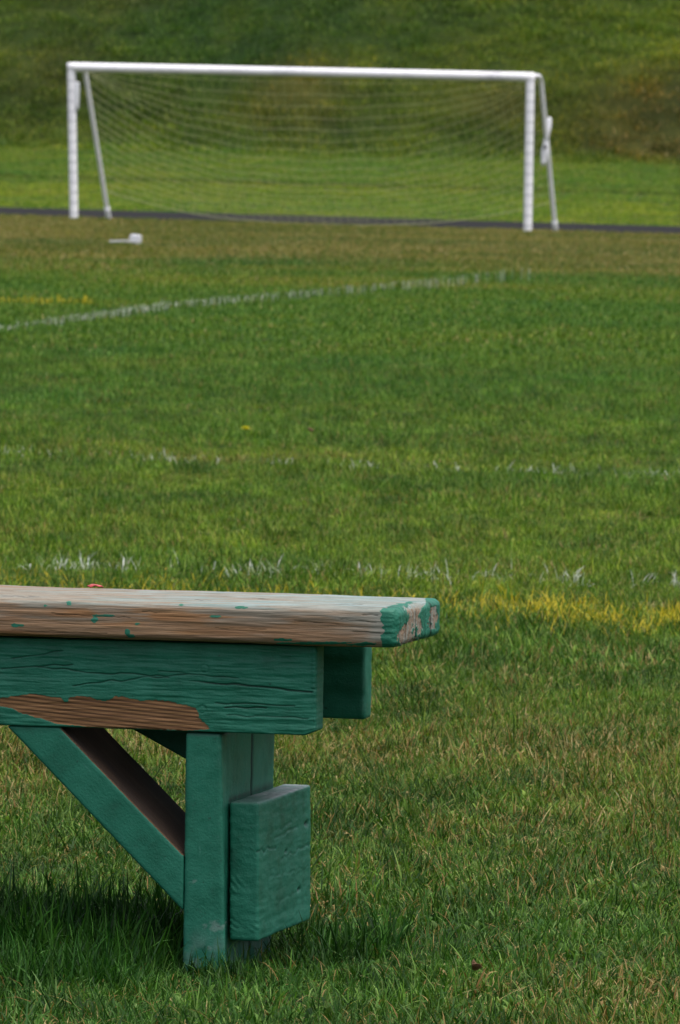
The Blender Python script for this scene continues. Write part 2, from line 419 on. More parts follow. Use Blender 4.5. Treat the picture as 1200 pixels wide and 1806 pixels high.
def scatter_group(coll):
    ng = bpy.data.node_groups.new("scatter_" + coll.name, 'GeometryNodeTree')
    ng.interface.new_socket('Geometry', in_out='INPUT', socket_type='NodeSocketGeometry')
    ng.interface.new_socket('Geometry', in_out='OUTPUT', socket_type='NodeSocketGeometry')
    N = ng.nodes; gi = N.new('NodeGroupInput'); go = N.new('NodeGroupOutput')
    iop = N.new('GeometryNodeInstanceOnPoints'); ci = N.new('GeometryNodeCollectionInfo')
    ci.inputs['Collection'].default_value = coll
    ci.inputs['Separate Children'].default_value = True; ci.inputs['Reset Children'].default_value = True
    def na(name, ty):
        n = N.new('GeometryNodeInputNamedAttribute'); n.data_type = ty; n.inputs['Name'].default_value = name
        return next(s for s in n.outputs if s.enabled and s.name == 'Attribute')
    er = N.new('FunctionNodeEulerToRotation')
    ng.links.new(na('rot', 'FLOAT_VECTOR'), er.inputs[0])
    ng.links.new(er.outputs[0], iop.inputs['Rotation'])
    ng.links.new(na('scl', 'FLOAT_VECTOR'), iop.inputs['Scale'])
    ng.links.new(na('idx', 'INT'), iop.inputs['Instance Index'])
    iop.inputs['Pick Instance'].default_value = True
    ng.links.new(gi.outputs[0], iop.inputs['Points']); ng.links.new(ci.outputs[0], iop.inputs['Instance'])
    ng.links.new(iop.outputs[0], go.inputs[0])
    return ng
def scatter(name, coll, x, y, idx, scl, tint=None, dry=None, zoff=0.0, var=(.52, 1.50)):
    n = len(x); z = terrain(x, y) + zoff
    me = bpy.data.meshes.new(name); me.vertices.add(n)
    me.vertices.foreach_set('co', np.stack([x, y, z], -1).astype(np.float32).ravel())
    rot = np.stack([RNG.normal(0, .12, n), RNG.normal(0, .12, n), RNG.random(n) * 6.283], -1)
    if tint is None:
        tint, d0 = turf_tint(x, y); dry = d0 if dry is None else dry
    tint = tint * RNG.uniform(*var, (n, 1))
    S = np.stack([scl * RNG.uniform(.9, 1.1, n), scl * RNG.uniform(.9, 1.1, n), scl * RNG.uniform(.8, 1.25, n)], -1)
    for k, v in (('rot', rot), ('scl', S), ('tint', tint)):
        me.attributes.new(k, 'FLOAT_VECTOR', 'POINT').data.foreach_set('vector', v.astype(np.float32).ravel())
    me.attributes.new('idry', 'FLOAT', 'POINT').data.foreach_set('value', np.asarray(dry, np.float32))
    me.attributes.new('idx', 'INT', 'POINT').data.foreach_set('value', np.asarray(idx, np.int32))
    me.materials.append(M_BLADE)
    o = bpy.data.objects.new(name, me); COL.objects.link(o)
    md = o.modifiers.new("scatter", 'NODES'); md.node_group = scatter_group(coll)
    return o
def spread(y0, y1, dens, marg):
    """random points over the strip of ground the camera looks along"""
    wmax = 2 * (0.05 * y1 + marg); n = int((y1 - y0) * wmax * dens)
    x = RNG.uniform(-wmax / 2, wmax / 2, n); y = RNG.uniform(y0, y1, n)
    k = np.abs(x) < 0.05 * y + marg
    return x[k], y[k]

# near lawn
x1, y1 = spread(7.2, 13.0, 1150, 1.0); x2, y2 = spread(13.0, 22.0, 760, 1.0); x3, y3 = spread(22, 36, 380, 1.2)
x = np.concatenate([x1, x2, x3]); y = np.concatenate([y1, y2, y3])
_, s = xy2ts(x, y)
pick = RNG.random(len(x)); tall = fbm(x * 2.2, y * 1.6, 0, 91, 3)
idx = np.where(pick < .70 - .35 * (tall - .5), RNG.integers(0, 7, len(x)), RNG.integers(7, 10, len(x)))
idx = np.where(RNG.random(len(x)) < .05 + .05 * (y < 11), 11, idx); idx = np.where(RNG.random(len(x)) < .022 * (y < 14) * (1 + 1.6 * (y < 11.5)), 10, idx)
scl = .78 + .75 * (tall - .42) + .5 * (fbm(x * 8, y * 6, 0, 93, 2) - .5) + .16 * (1 - sstep(9.2, 11, y)) + .012 * np.clip(y - 14, 0, 40)
near = scatter("field_grass", C_NEAR, x, y, idx, scl)
tag(near, "short mown green grass flecked with straw on the playing field", "grass", kind='stuff')
# far lawn
xs, ys = [], []
for a, b_, d, m in ((34, 60, 95, 1.6), (60, 90, 55, 2.0), (88, 122, 40, 2.5)):
    q = spread(a, b_, d, m); xs.append(q[0]); ys.append(q[1])
x = np.concatenate(xs); y = np.concatenate(ys); _, s = xy2ts(x, y); k = s < 115.7; x, y = x[k], y[k]
far = scatter("distant_field_grass", C_FAR, x, y, RNG.integers(0, 6, len(x)), .9 + .006 * (y - 34) - .25 * sstep(80, 110, y), var=(.78, 1.2))
tag(far, "thinning brownish grass of the pitch stretching to the goal", "grass", kind='stuff')
# verge beyond the track
x, y = spread(114, 156, 36, 3); _, s = xy2ts(x, y); k = (s > 123.6) & (s < 149.6); x, y = x[k], y[k]
vg = scatter("verge_grass", C_FAR, x, y, RNG.integers(0, 6, len(x)), np.full(len(x), 1.5), var=(.85, 1.15))
tag(vg, "bright yellow green mown grass between the track and the bank", "grass", kind='stuff')
# bank
x, y = spread(138, 170, 26, 3); _, s = xy2ts(x, y); k = (s > 149.2) & (s < 166); x, y = x[k], y[k]
bk = scatter("bank_grass", C_BANK, x, y, RNG.integers(0, 6, len(x)), .8 + .9 * fbm(x * .7, y * .9, 0, 95, 3), var=(.85, 1.15))
tag(bk, "rough dark green grass with brown patches covering the bank", "grass", kind='stuff')

# ------------------------------------------------------------------ bench
BX, BY = -0.0255, 8.5                                            # front right end of the apron
bench = empty("wooden_bench", (BX, BY, 0.0), -YAW)
tag(bench, "old green painted wooden bench with worn bare seat plank standing on the grass", "bench")

def lattice(xs, ys, zs):
    """surface of a box as a welded grid"""
    P, Fs, off = [], [], 0
    def face(A, B_, fn, flip):
        nonlocal off
        a, b = np.meshgrid(A, B_, indexing='ij'); v = fn(a, b).reshape(-1, 3)
        f = grid_faces(len(A), len(B_)) + off
        P.append(v); Fs.append(f[:, ::-1] if flip else f); off += len(v)
    o = lambda a, v: np.full_like(a, v)
    face(xs, ys, lambda a, b: np.stack([a, b, o(a, zs[0])], -1), True)
    face(xs, ys, lambda a, b: np.stack([a, b, o(a, zs[-1])], -1), False)
    face(xs, zs, lambda a, b: np.stack([a, o(a, ys[0]), b], -1), False)
    face(xs, zs, lambda a, b: np.stack([a, o(a, ys[-1]), b], -1), True)
    face(ys, zs, lambda a, b: np.stack([o(a, xs[0]), a, b], -1), True)
    face(ys, zs, lambda a, b: np.stack([o(a, xs[-1]), a, b], -1), False)
    V = np.concatenate(P); Fq = np.concatenate(Fs)
    _, first, inv = np.unique(np.round(V * 1e6).astype(np.int64), axis=0, return_index=True, return_inverse=True)
    return V[first], inv.reshape(-1)[Fq]
def rounded(V, lo, hi, r, R=None):
    """pull box-surface points on to a box with plan corners R and edges r; returns points and outward normals"""
    c = (np.array(lo) + hi) / 2; h = (np.array(hi) - lo) / 2
    R = r if R is None else R
    def sdf(p):
        q = np.abs(p - c) - h
        Rr = R if np.isscalar(R) else R(p - c)
        e = q[:, :2] + np.asarray(Rr)[..., None]
        d2 = np.linalg.norm(np.maximum(e, 0), axis=1) + np.minimum(e.max(1), 0) - Rr
        a = np.stack([d2, q[:, 2]], -1) + r
        return np.minimum(a.max(1), 0) + np.linalg.norm(np.maximum(a, 0), axis=1) - r
    P = V.copy()
    for it in range(8):
        d = sdf(P); g = np.stack([(sdf(P + e) - sdf(P - e)) for e in np.eye(3) * 2e-4], -1)
        g /= np.linalg.norm(g, axis=1, keepdims=True) + 1e-12
        P = P - g * d[:, None]
    return P, g
def lin(a, b, step): return np.linspace(a, b, max(2, int(round((b - a) / step)) + 1))
def board(name, lo, hi, r, steps, finish, R=None, parent=bench, grain='x', warp=None, xs=None, label=None):
    """lo/hi box in bench space; finish(P, N) -> (displacement, attrs dict)"""
    ax = [lin(lo[i], hi[i], steps[i]) for i in range(3)]
    if xs is not None: ax[0] = xs
    V, Fq = lattice(*ax)
    P, N = rounded(V, lo, hi, r, R)
    disp, at = finish(P, N)
    P2 = P + N * disp[:, None]
    gv = {'x': P[:, [0, 1, 2]], 'y': P[:, [1, 0, 2]], 'z': P[:, [2, 1, 0]]}[grain]
    A = {k: np.zeros(len(P)) for k in ('bare', 'wash', 'grey', 'crack', 'dust', 'stripe', 'dark')}
    A.update(at); A['grain'] = gv
    if warp: P2 = warp(P2)
    o = mesh_np(name, P2, Fq, M_BOARD, parent, attrs=A)
    if label: o['label'] = label
    return o
def polydist(px, py, poly):
    """signed distance to a polygon, positive inside"""
    poly = np.asarray(poly, float); d = np.full(len(px), 1e9); ins = np.zeros(len(px), bool)
    for a, b in zip(poly, np.roll(poly, -1, 0)):
        e = b - a; t = np.clip(((px - a[0]) * e[0] + (py - a[1]) * e[1]) / (e @ e), 0, 1)
        d = np.minimum(d, np.hypot(px - a[0] - t * e[0], py - a[1] - t * e[1]))
        c = ((a[1] <= py) & (b[1] > py)) | ((b[1] <= py) & (a[1] > py))
        ins ^= c & (px < a[0] + (py - a[1]) / (b[1] - a[1] + 1e-12) * e[0])
    return np.where(ins, d, -d)
# photo pixel on the bench's front plane -> bench coordinates (measured once: 0.69 mm per pixel)
def fx(px, py): return (px - 557) * 0.000712 + .0005
def fz(px, py): return .2872 - (py - 1298 - (px - 557) * .0317) * .000688

def fin_apron(P, N):
    X, Y, Z = P.T
    fr = sstep(.3, .8, -N[:, 1])
    g = fbm(X * 14, Z * 160, Y * 20, 101, 4); g2 = fbm(X * 34 + 3 * Z, Z * 420, Y * 9, 111, 3)
    rid = (g - .5) * .0024 + (g2 - .5) * .0012
    lump = (fbm(X * 40, Z * 60, Y * 40, 121, 3) - .5) * .0012
    zc = fz(400, 1207) + (X - fx(400, 1207)) * (-.055) + (vnoise(X * 60, 0, 0, 131) - .5) * .002
    c1 = np.exp(-((Z - zc) / .0010) ** 2) * sstep(-.17, -.125, X) * (1 - sstep(-.006, -.003, X)) * fr
    for (xa, ya, xb, yb, wd) in ((0, 1180, 130, 1172, .7), (60, 1178, 300, 1196, .7), (130, 1210, 330, 1188, .6), (380, 1240, 520, 1246, .6), (20, 1160, 110, 1150, .6), (280, 1185, 420, 1198, .5), (400, 1262, 545, 1268, .5), (395, 1248, 470, 1250, .9)):
        A = (fx(xa, ya), fz(xa, ya)); B_ = (fx(xb, yb), fz(xb, yb))
        q = np.clip((X - A[0]) / (B_[0] - A[0]), 0, 1)
        zz = A[1] + q * (B_[1] - A[1]) + (vnoise(X * 70, A[0] * 99, 0, 141) - .5) * .0035
        c1 = np.maximum(c1, wd * np.exp(-((Z - zz) / .0007) ** 2) * (X > A[0]) * (X < B_[0]) * fr)
    lip = np.exp(-((X + .0035) / .0018) ** 2) * (Z > fz(555, 1215)) * fr * .0016
    pts = [(-60, 1236), (-20, 1238), (0, 1232), (30, 1229), (50, 1225), (70, 1226), (95, 1231), (108, 1231), (116, 1239), (121, 1239), (124, 1231), (140, 1229), (160, 1229), (170, 1235), (185, 1238), (198, 1233), (205, 1229), (225, 1231), (250, 1237), (265, 1235), (290, 1236), (312, 1241), (322, 1243), (332, 1245), (345, 1250), (350, 1258), (352, 1266), (362, 1276), (371, 1286), (345, 1289), (316, 1289), (290, 1288), (240, 1287), (200, 1287), (160, 1285), (135, 1280), (112, 1279), (98, 1276), (70, 1268), (40, 1259), (18, 1250), (0, 1246), (-40, 1244)]
    d = polydist(X, Z, [(fx(*p), fz(*p)) for p in pts]) + (fbm(X * 260, Z * 260, 0, 151, 3) - .5) * .0030
    bare = sstep(-.0007, .0007, d) * (N[:, 1] < -.2)
    for (cx, cy) in ((360, 1180), (357, 1252)):                    # painted-over plugs
        rr = np.hypot(X - fx(cx, cy), Z - fz(cx, cy))
        rid = rid - .0011 * np.exp(-((rr - .0048) / .0011) ** 2) * fr
    disp = (rid + lump) * (.35 + .65 * fr) + lip - .0024 * c1 - .0006 * bare + .00015 * np.exp(-(d / .0012) ** 2) * fr
    ph = (Z + .085 * X + .0060 * (fbm(X * 2.6, Z * 14, 0, 165, 2) - .5)) / .0050
    strp = sstep(-.5, .95, np.sin(6.283 * ph)) * (.80 + .5 * (fbm(X * 6, Z * 150, 0, 167, 2) - .5))
    disp -= bare * (.0010 * (fbm(X * 10, Z * 330, 0, 161, 3) - .5) + .0004 * strp)
    return disp, dict(bare=bare, crack=c1, stripe=strp.clip(0, 1))
XS = np.concatenate([lin(-1.78, -.46, .03)[:-1], lin(-.46, 0, .0016)])
def chamfer(P):
    """front apron's lower right corner is knocked off"""
    P = P.copy(); k = np.clip((P[:, 0] + .014) / .014, 0, 1) * np.clip((.300 - P[:, 2]) / .013, 0, 1)
    P[:, 2] += .006 * k; return P
board("apron", (-1.78, 0, .2872), (0, .0385, .3955), .0030, (.0016, .0035, .0008), fin_apron, xs=XS, warp=chamfer, label="green front apron with a bare brown wood patch along its lower edge")

def fin_plain(seed, sx=14, sz=120, amp=.0012, crackz=()):
    def f(P, N):
        X, Y, Z = P.T
        d = (fbm(X * sx, Z * sz, Y * sz, seed, 4) - .5) * 2 * amp + (fbm(X * 60, Z * 60, Y * 60, seed + 7, 3) - .5) * .0012
        return d, {}
    return f
board("apron", (-1.78, .2500, .2886), (.0005, .2885, .3980), .003, (.0016, .006, .004), fin_plain(201), xs=np.concatenate([lin(-1.78, -.3, .03)[:-1], lin(-.3, .0005, .004)]), label="plain green rear apron under the seat")

# seat
def fin_seat(P, N):
    X, Y, Z = P.T
    top = sstep(.45, .85, N[:, 2]); front = sstep(.3, .8, -N[:, 1]); endf = sstep(.35, .75, N[:, 0])
    g = fbm(X * 9, Z * 220, Y * 160, 301, 4); g2 = fbm(X * 26, Z * 600, Y * 500, 311, 3)
    disp = (g - .5) * .0022 + (g2 - .5) * .0014 + (fbm(X * 5, Y * 8, Z * 8, 315, 2) - .5) * .004
    # worn-through paint: everything bare except the end grain cap and a few flecks
    edge = X - (.083 + (fbm(Z * 160, Y * 60, 0, 321, 4) - .5) * .016 + .10 * np.clip(.4425 - Z, 0, .05))
    bare = 1 - sstep(-.0012, .0012, edge) * (1 - .0 * top)
    tanp = [[(748, 1052), (712, 1072), (722, 1090), (702, 1118), (700, 1137), (730, 1137), (729, 1112), (742, 1080), (752, 1060)],
            [(728, 1085), (738, 1085), (745, 1110), (740, 1130), (732, 1125), (734, 1100)],
            [(760, 1070), (768, 1068), (773, 1090), (768, 1108), (759, 1105), (762, 1088)]]
    px, py = seat_px(P)
    for pl in tanp:
        d = polydist(px, py, pl) + (fbm(px * .22, py * .06, 0, 331, 4) - .5) * 15 + (fbm(px * .7, py * .2, 0, 333, 3) - .5) * 9
        bare = np.maximum(bare, sstep(-.7, .7, d) * (X > .06))
    flecks = [(122, 1064, 5, 4), (167, 1093, 6, 6), (182, 1086, 20, 2.2), (225, 1114, 5, 7), (232, 1121, 6, 3), (30, 1103, 12, 3), (381, 1087, 12, 2.5), (320, 1067, 4, 2), (242, 1100, 4, 2), (470, 1057, 9, 2.5), (500, 1128, 18, 2.5), (425, 1072, 12, 2), (560, 1133, 70, 2.2), (640, 1135, 25, 3), (80, 1068, 3, 2)]
    for (cx, cy, rx, ry) in flecks:
        d = 1 - np.hypot((px - cx) / rx, (py - cy) / ry) + (fbm(px * .15, py * .3, 0, 341, 3) - .5) * 1.0
        bare = np.minimum(bare, 1 - sstep(-.1, .15, d) * (N[:, 1] < -.1))
    # remains of a thin film of paint, mostly on top towards the right end
    film = fbm(X * 16, Y * 120, Z * 120, 351, 4)
    wash = top * (.72 * sstep(.40, .60, film) * sstep(-.5, .05, X) + .30 * sstep(.45, .6, film)) + front * .35 * sstep(.50, .66, fbm(X * 12, Z * 140, 0, 361, 4)) * sstep(.410, .430, Z)
    grey = np.clip(top + .40 * sstep(.428, .441, Z) + .35 * sstep(.45, .65, fbm(X * 8, Z * 60, 0, 371, 3)) + .40 * sstep(-.2, .05, X) * front, 0, 1)
    grey = np.maximum(grey, sstep(.05, .075, X) * .75); wash = np.maximum(wash, top * .55 * sstep(-.12, .04, X)); wash = np.maximum(wash, sstep(.06, .08, X) * .45 * sstep(.42, .6, fbm(Y * 160, Z * 60, 0, 365, 3)))
    # checks (drying cracks) along the grain
    c = np.zeros(len(P))
    for (xa, ya, xb, yb) in ((612, 1071, 700, 1074), (600, 1092, 664, 1098), (618, 1112, 672, 1116), (250, 1078, 300, 1082), (520, 1095, 600, 1101), (380, 1108, 470, 1111), (640, 1084, 668, 1086), (560, 1068, 640, 1066), (0, 1052, 70, 1053), (345, 1057, 372, 1060), (455, 1057, 490, 1060), (90, 1082, 230, 1090), (20, 1112, 190, 1118)):
        q = np.clip((px - xa) / (xb - xa), 0, 1); yy = ya + q * (yb - ya) + (vnoise(px * .11, xa, 0, 381) - .5) * 2.2
        c = np.maximum(c, .75 * np.exp(-((py - yy) / .65) ** 2) * (.5 + .5 * vnoise(px * .06, ya, 0, 385)) * (px > xa) * (px < xb) * (X < .09) * ((N[:, 1] < -.15) | (top > .5)))
    ec = sstep(.66, .78, fbm(Y * 130, Z * 12, X * 40, 391, 3)) * endf
    c = np.maximum(c, ec)
    disp = disp * np.where(endf > .5, .6, 1) - .0015 * c + .0005 * (1 - bare) * (fbm(X * 150, Y * 150, Z * 70, 395, 3)) - .0006 * endf * bare
    return disp, dict(bare=bare, wash=np.clip(wash, 0, 1), grey=grey, crack=c)
def seat_px(P):
    """where a point of the seat sits in a plan of measured marks (photo pixels of the survey view)"""
    w = P @ np.array([[CA, -SA, 0], [SA, CA, 0], [0, 0, 1.0]]) + np.array([BX, BY, 0])
    v = w - np.array([0, 0, HCAM]); z = v @ np.array(fw)
    return 600 + FPX * (v @ np.array(rt)) / z, 903 - FPX * (v @ np.array(up)) / z
XSS = np.concatenate([lin(-1.86, -.47, .03)[:-1], lin(-.47, .104, .0016)])
def seat_R(p): return np.where(p[:, 1] > 0, .040, .012)
board("seat", (-1.86, -.0245, .3984), (.104, .2420, .4432), .0085, (.0016, .0018, .0010), fin_seat, R=seat_R, xs=XSS, label="seat plank worn to bare grey brown wood with a green end")

# legs: two boards side by side, edge on to the front
def fin_leg(seed):
    def f(P, N):
        X, Y, Z = P.T
        d = (fbm(X * 90, Y * 90, Z * 9, seed, 4) - .5) * .0009 + (fbm(X * 70, Y * 70, Z * 70, seed + 5, 3) - .5) * .0016
        b = np.zeros(len(P))
        for (cx, cz, rx, rz) in ((-.128, .052, .011, .007), (-.150, .004, .006, .010), (-.152, .105, .004, .003), (-.135, .024, .004, .004)):
            q = 1 - np.hypot((X - cx) / rx, (Z - cz) / rz) + (fbm(X * 300, Z * 300, Y * 10, seed + 9, 3) - .5) * 1.7
            b = np.maximum(b, sstep(-.1, .6, q) * .26)
        dust = .25 * (1 - sstep(.0, .06, Z)) * sstep(.4, .65, fbm(X * 90, Y * 90, Z * 60, seed + 3, 3))
        dust = np.maximum(dust, b)
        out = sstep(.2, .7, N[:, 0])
        gap_shade = np.maximum(np.exp(-((Y - .157) / .004) ** 2), np.exp(-((Y - .1695) / .004) ** 2)) * out  # dark gap shade painted at board seam, leg top and block joint
        gap_shade = np.maximum(gap_shade, .8 * np.exp(-((Z - .2865) / .0035) ** 2))
        gap_shade = np.maximum(gap_shade, np.exp(-((Z - .2015) / .0035) ** 2) * out * (Y > .045) * (.5 + .5 * vnoise(Y * 200, 0, 0, 5)))
        return d, dict(dust=dust, crack=gap_shade)
    return f
def flare(P):
    P = P.copy(); k = np.clip((.29 - P[:, 2]) / .29, 0, 1.1); f = np.clip((P[:, 0] + .163) / .044, 0, 1) * np.clip(1 - P[:, 1] / .034, 0, 1)
    P[:, 0] += .0115 * k * f; return P
for off in (0, -1.37):
    st = .0022 if off == 0 else .02
    def shift(fn, off=off):
        def g(P):
            P = fn(P) if fn else P.copy(); P[:, 0] += off; return P
        return g
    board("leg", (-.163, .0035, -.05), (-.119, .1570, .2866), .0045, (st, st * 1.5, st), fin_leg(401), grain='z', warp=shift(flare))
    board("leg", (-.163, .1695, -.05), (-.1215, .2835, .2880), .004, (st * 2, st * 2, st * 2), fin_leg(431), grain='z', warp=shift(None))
# block nailed across the outer face of the two leg boards
def fin_block(P, N):
    X, Y, Z = P.T
    d = (fbm(X * 30, Y * 12, Z * 130, 501, 4) - .5) * .0014 + (fbm(X * 110, Y * 60, Z * 160, 511, 4) - .5) * .0016
    fr = sstep(.4, .8, -N[:, 1]); en = sstep(.4, .8, N[:, 0]); top = sstep(.5, .9, N[:, 2])
    c = np.zeros(len(P))
    for (ya, za, yb, zb, w_) in ((.04, .139, .13, .140, .9), (.12, .150, .24, .153, .6), (.15, .122, .30, .126, .6), (.12, .158, .21, .160, .5), (.10, .105, .29, .098, .35), (.14, .070, .28, .075, .3)):
        q = np.clip((Y - ya) / (yb - ya), 0, 1); zz = za + q * (zb - za) + (vnoise(Y * 70, za * 50, X * 60, 521) - .5) * .007
        c = np.maximum(c, w_ * np.exp(-((Z - zz) / .0009) ** 2) * ((Y > ya) & (Y < yb)) * np.maximum(fr, en))
    k = X + .1175; diag = np.sin((Z * 1.0 + k * .9) * 620 + 5 * vnoise(X * 50, Z * 50, 0, 531)) * fr * .0007 * sstep(.5, .7, fbm(X * 60, Z * 40, 0, 541, 3)) * (Z < .12)
    hole = np.zeros(len(P))
    for (y0, z0, r_) in ((.285, .153, .0035), (.18, .128, .002), (.245, .075, .0025)):
        hole = np.maximum(hole, np.exp(-(((Y - y0) / 2.6) ** 2 + (Z - z0) ** 2) / r_ ** 2) * en)
    dust = top * (.22 + .42 * sstep(.06, .16, Y + .4 * k) * sstep(.3, .6, fbm(X * 60, Y * 40, 0, 551, 3)))
    return d + diag - .0022 * c - .004 * hole, dict(crack=np.clip(.55 * c + hole, 0, 1), dust=np.clip(dust, 0, .85))
for off in (0, -1.37):
    def skew(P, off=off):
        P = P.copy(); P[:, 0] += off + .002 * np.clip((.2 - P[:, 2]) / .17, 0, 1); return P
    st = .0018 if off == 0 else .02
    board("cross_block", (-.1165, .0400, .0315), (-.0800, .3060, .2000), .0036, (st, st * 1.6, st), fin_block, grain='y', warp=skew)
# diagonal braces, each a board edge on to the front, cut to fit the apron and the leg
def brace(y0, y1, quad, xoff=0.0, st=.004, seed=601, bare_top=True, name="brace"):
    L, W = .30, .047
    def fin(P, N):
        X, Y, Z = P.T
        d = (fbm(X * 14, Y * 90, Z * 90, seed, 4) - .5) * .0006
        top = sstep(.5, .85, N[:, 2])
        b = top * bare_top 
        return d, dict(bare=b, dark=b * (.82 + .2 * fbm(X * 10, Y * 40, 0, seed + 8, 3)))  # aged dark wood, with the shade under the seat painted in
    def warp(P):
        a, b, c, d = [np.array(q) for q in quad]                   # top-left, top-right, bottom-right, bottom-left
        u = (P[:, 0] / L)[:, None]; v = (P[:, 2] / W)[:, None]
        lo = a + (d - a) * u; hi = b + (c - b) * u
        q = lo + (hi - lo) * v
        return np.stack([q[:, 0] + xoff, P[:, 1], q[:, 1]], -1)
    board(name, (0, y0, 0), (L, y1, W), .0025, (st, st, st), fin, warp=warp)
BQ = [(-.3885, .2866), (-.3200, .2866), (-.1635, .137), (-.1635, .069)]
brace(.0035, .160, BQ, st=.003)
brace(.166, .283, [(-.303, .2880), (-.215, .2880), (-.1635, .262), (-.1635, .2175)], seed=621, bare_top=False)
BQ2 = [(-1.145, .2866), (-1.2135, .2866), (-1.370, .137), (-1.370, .069)]
brace(.0035, .160, BQ2, st=.02, seed=641, bare_top=False)

# small red scrap behind the seat's back edge
def blob_mesh(name, V, Fs, mat, parent=None): return mesh_np(name, V, Fs, mat, parent)
def bm_obj(name, bm, mat, parent=None, smooth=True):
    me = bpy.data.meshes.new(name); bm.normal_update(); bm.to_mesh(me); bm.free()
    if smooth: me.polygons.foreach_set('use_smooth', [True] * len(me.polygons))
    me.materials.append(mat); o = bpy.data.objects.new(name, me); COL.objects.link(o)
    if parent: o.parent = parent
    return o
n = 15
gu, gv = np.meshgrid(np.linspace(-1, 1, n), np.linspace(-1, 1, n), indexing='ij')
lx = gu * .010 * (1 - .25 * gv ** 2); ly = gv * .010 * (1 - .35 * gu ** 2); lz = .0022 * (1 - gu ** 2 * .8) + .0007 * np.sin(gu * 5 + gv * 3)
V = np.stack([lx, ly, lz], -1).reshape(-1, 3); V2 = V - [0, 0, .0012]
Ft = grid_faces(n, n); Fb = Ft[:, ::-1] + n * n
rim = np.concatenate([np.arange(n) * n, (n - 1) * n + np.arange(1, n), np.arange(n - 2, -1, -1) * n + n - 1, np.arange(n - 2, 0, -1)])
Fr = np.stack([rim, np.roll(rim, -1), np.roll(rim, -1) + n * n, rim + n * n], -1)
leaf = mesh_np("red_scrap", np.concatenate([V, V2]), [Ft, Fb, Fr[:, ::-1]], M_RED)
lp = np.array([BX, BY, 0]) + U3 * (-.345) + B3 * .243
leaf.location = (lp[0], lp[1], .4440); leaf.rotation_euler = (0, .06, .3)
tag(leaf, "small bright red scrap lying at the back edge of the bench seat", "scrap")

# ------------------------------------------------------------------ tall unmown grass under and around the bench, own stuff object
def bench_pts(n, xr, yr):
    lx, ly = RNG.uniform(*xr, n), RNG.uniform(*yr, n)
    return BX + lx * CA + ly * SA, BY - lx * SA + ly * CA
xa, ya = bench_pts(3700, (-1.9, -.175), (-.24, .36)); xb, yb = bench_pts(30, (-.25, -.06), (-.05, -.01)); xc, yc = bench_pts(45, (-.10, .02), (.12, .38))
x = np.concatenate([xa, xb, xc]); y = np.concatenate([ya, yb, yc])
lxx = (x - BX) * CA - (y - BY) * SA; lyy = (x - BX) * SA + (y - BY) * CA
k = ~((lxx > -.168) & (lxx < -.072) & (lyy > .0) & (lyy < .30)); x, y, lyy, lxx = x[k], y[k], lyy[k], lxx[k]
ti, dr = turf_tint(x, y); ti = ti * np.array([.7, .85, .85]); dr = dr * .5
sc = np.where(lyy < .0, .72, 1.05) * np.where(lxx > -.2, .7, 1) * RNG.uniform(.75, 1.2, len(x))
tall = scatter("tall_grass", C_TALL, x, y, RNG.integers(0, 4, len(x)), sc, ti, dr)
tag(tall, "long uncut dark grass growing under the bench", "grass", kind='stuff')

# ------------------------------------------------------------------ painted field lines (paint on the blades)
def painted_line(name, mat, pts, width, dens, label, cover, lmin=.032, lmax=.062, wmin=.0016, wmax=.0034, gaps=None, cat="field line"):
    pts = np.array(pts, float); seg = np.diff(pts, axis=0); ln = np.hypot(*seg.T); tot = ln.sum()
    n = int(tot * width * dens); d = RNG.random(n) * tot
    i = np.searchsorted(np.cumsum(ln), d).clip(0, len(ln) - 1); f = (d - np.concatenate([[0], np.cumsum(ln)])[i]) / ln[i]
    nx = np.stack([-seg[i, 1], seg[i, 0]], -1) / ln[i][:, None]
    off = RNG.normal(0, .34, n).clip(-1, 1) * width
    p = pts[i] + seg[i] * f[:, None] + nx * off[:, None]
    if gaps:
        keep = RNG.random(n) < gaps(d, p[:, 0], p[:, 1]); p = p[keep]
    n = len(p); base = np.stack([p[:, 0], p[:, 1], terrain(p[:, 0], p[:, 1])], -1)
    V, Q, T, at = blades(n, 0, lmin, lmax, wmin, wmax, base=base, flat=.35, lean=(25, 110))
    at['cover'] = np.repeat(np.where(RNG.random(n) < cover, RNG.uniform(.55, 1, n), 0), 9)
    return tag(mesh_np(name, V, [Q, T], mat, attrs=at), label, cat, kind='structure')
def P2(t, s): q = ts2xy(t, s); return (float(q[0]), float(q[1]))
def patch(fq, lo, hi, seed): return lambda d, x, y: .03 + .97 * sstep(lo, hi, vnoise(d * fq, 0, 0, seed))
def flecks(xs, wd, base):
    """worn paint that survives in a few spots along the line"""
    def f(d, x, y):
        g = np.zeros(len(x))
        for c in xs: g = np.maximum(g, np.exp(-((x - c) / wd) ** 2))
        return base + (1 - base) * g
    return f
painted_line("white_line", M_WBLADE, [P2(-8.5, 15.95), P2(-.8, 15.95)], .24, 3300, "faded white painted line in the grass just beyond the bench seat", .75, gaps=flecks([-1.4, -1.1, -.66, -.60, -.50, -.23, -.17, -.13, -.04, .07, .17, .20, .34, .53, .8, 1.2], .032, .10), wmin=.0012, wmax=.0028, lmin=.022, lmax=.052)
painted_line("yellow_line", M_YBLADE, [P2(-8.5, 15.35), P2(-4.0, 15.2), P2(-3.35, 14.75), P2(-2.9, 14.85), P2(-.6, 15.0)], 0.66, 9500, "yellow painted line in the grass right of the bench end", .95,
             gaps=lambda d, x, y: .10 + .9 * sstep(.18, .5, x + .25 * (vnoise(x * 7, y * 7, 0, 8) - .5)) * (.12 + .88 * sstep(.35, .62, vnoise(x * 11, y * 4, 0, 9))), lmin=.022, lmax=.05, wmin=.0012, wmax=.0024)
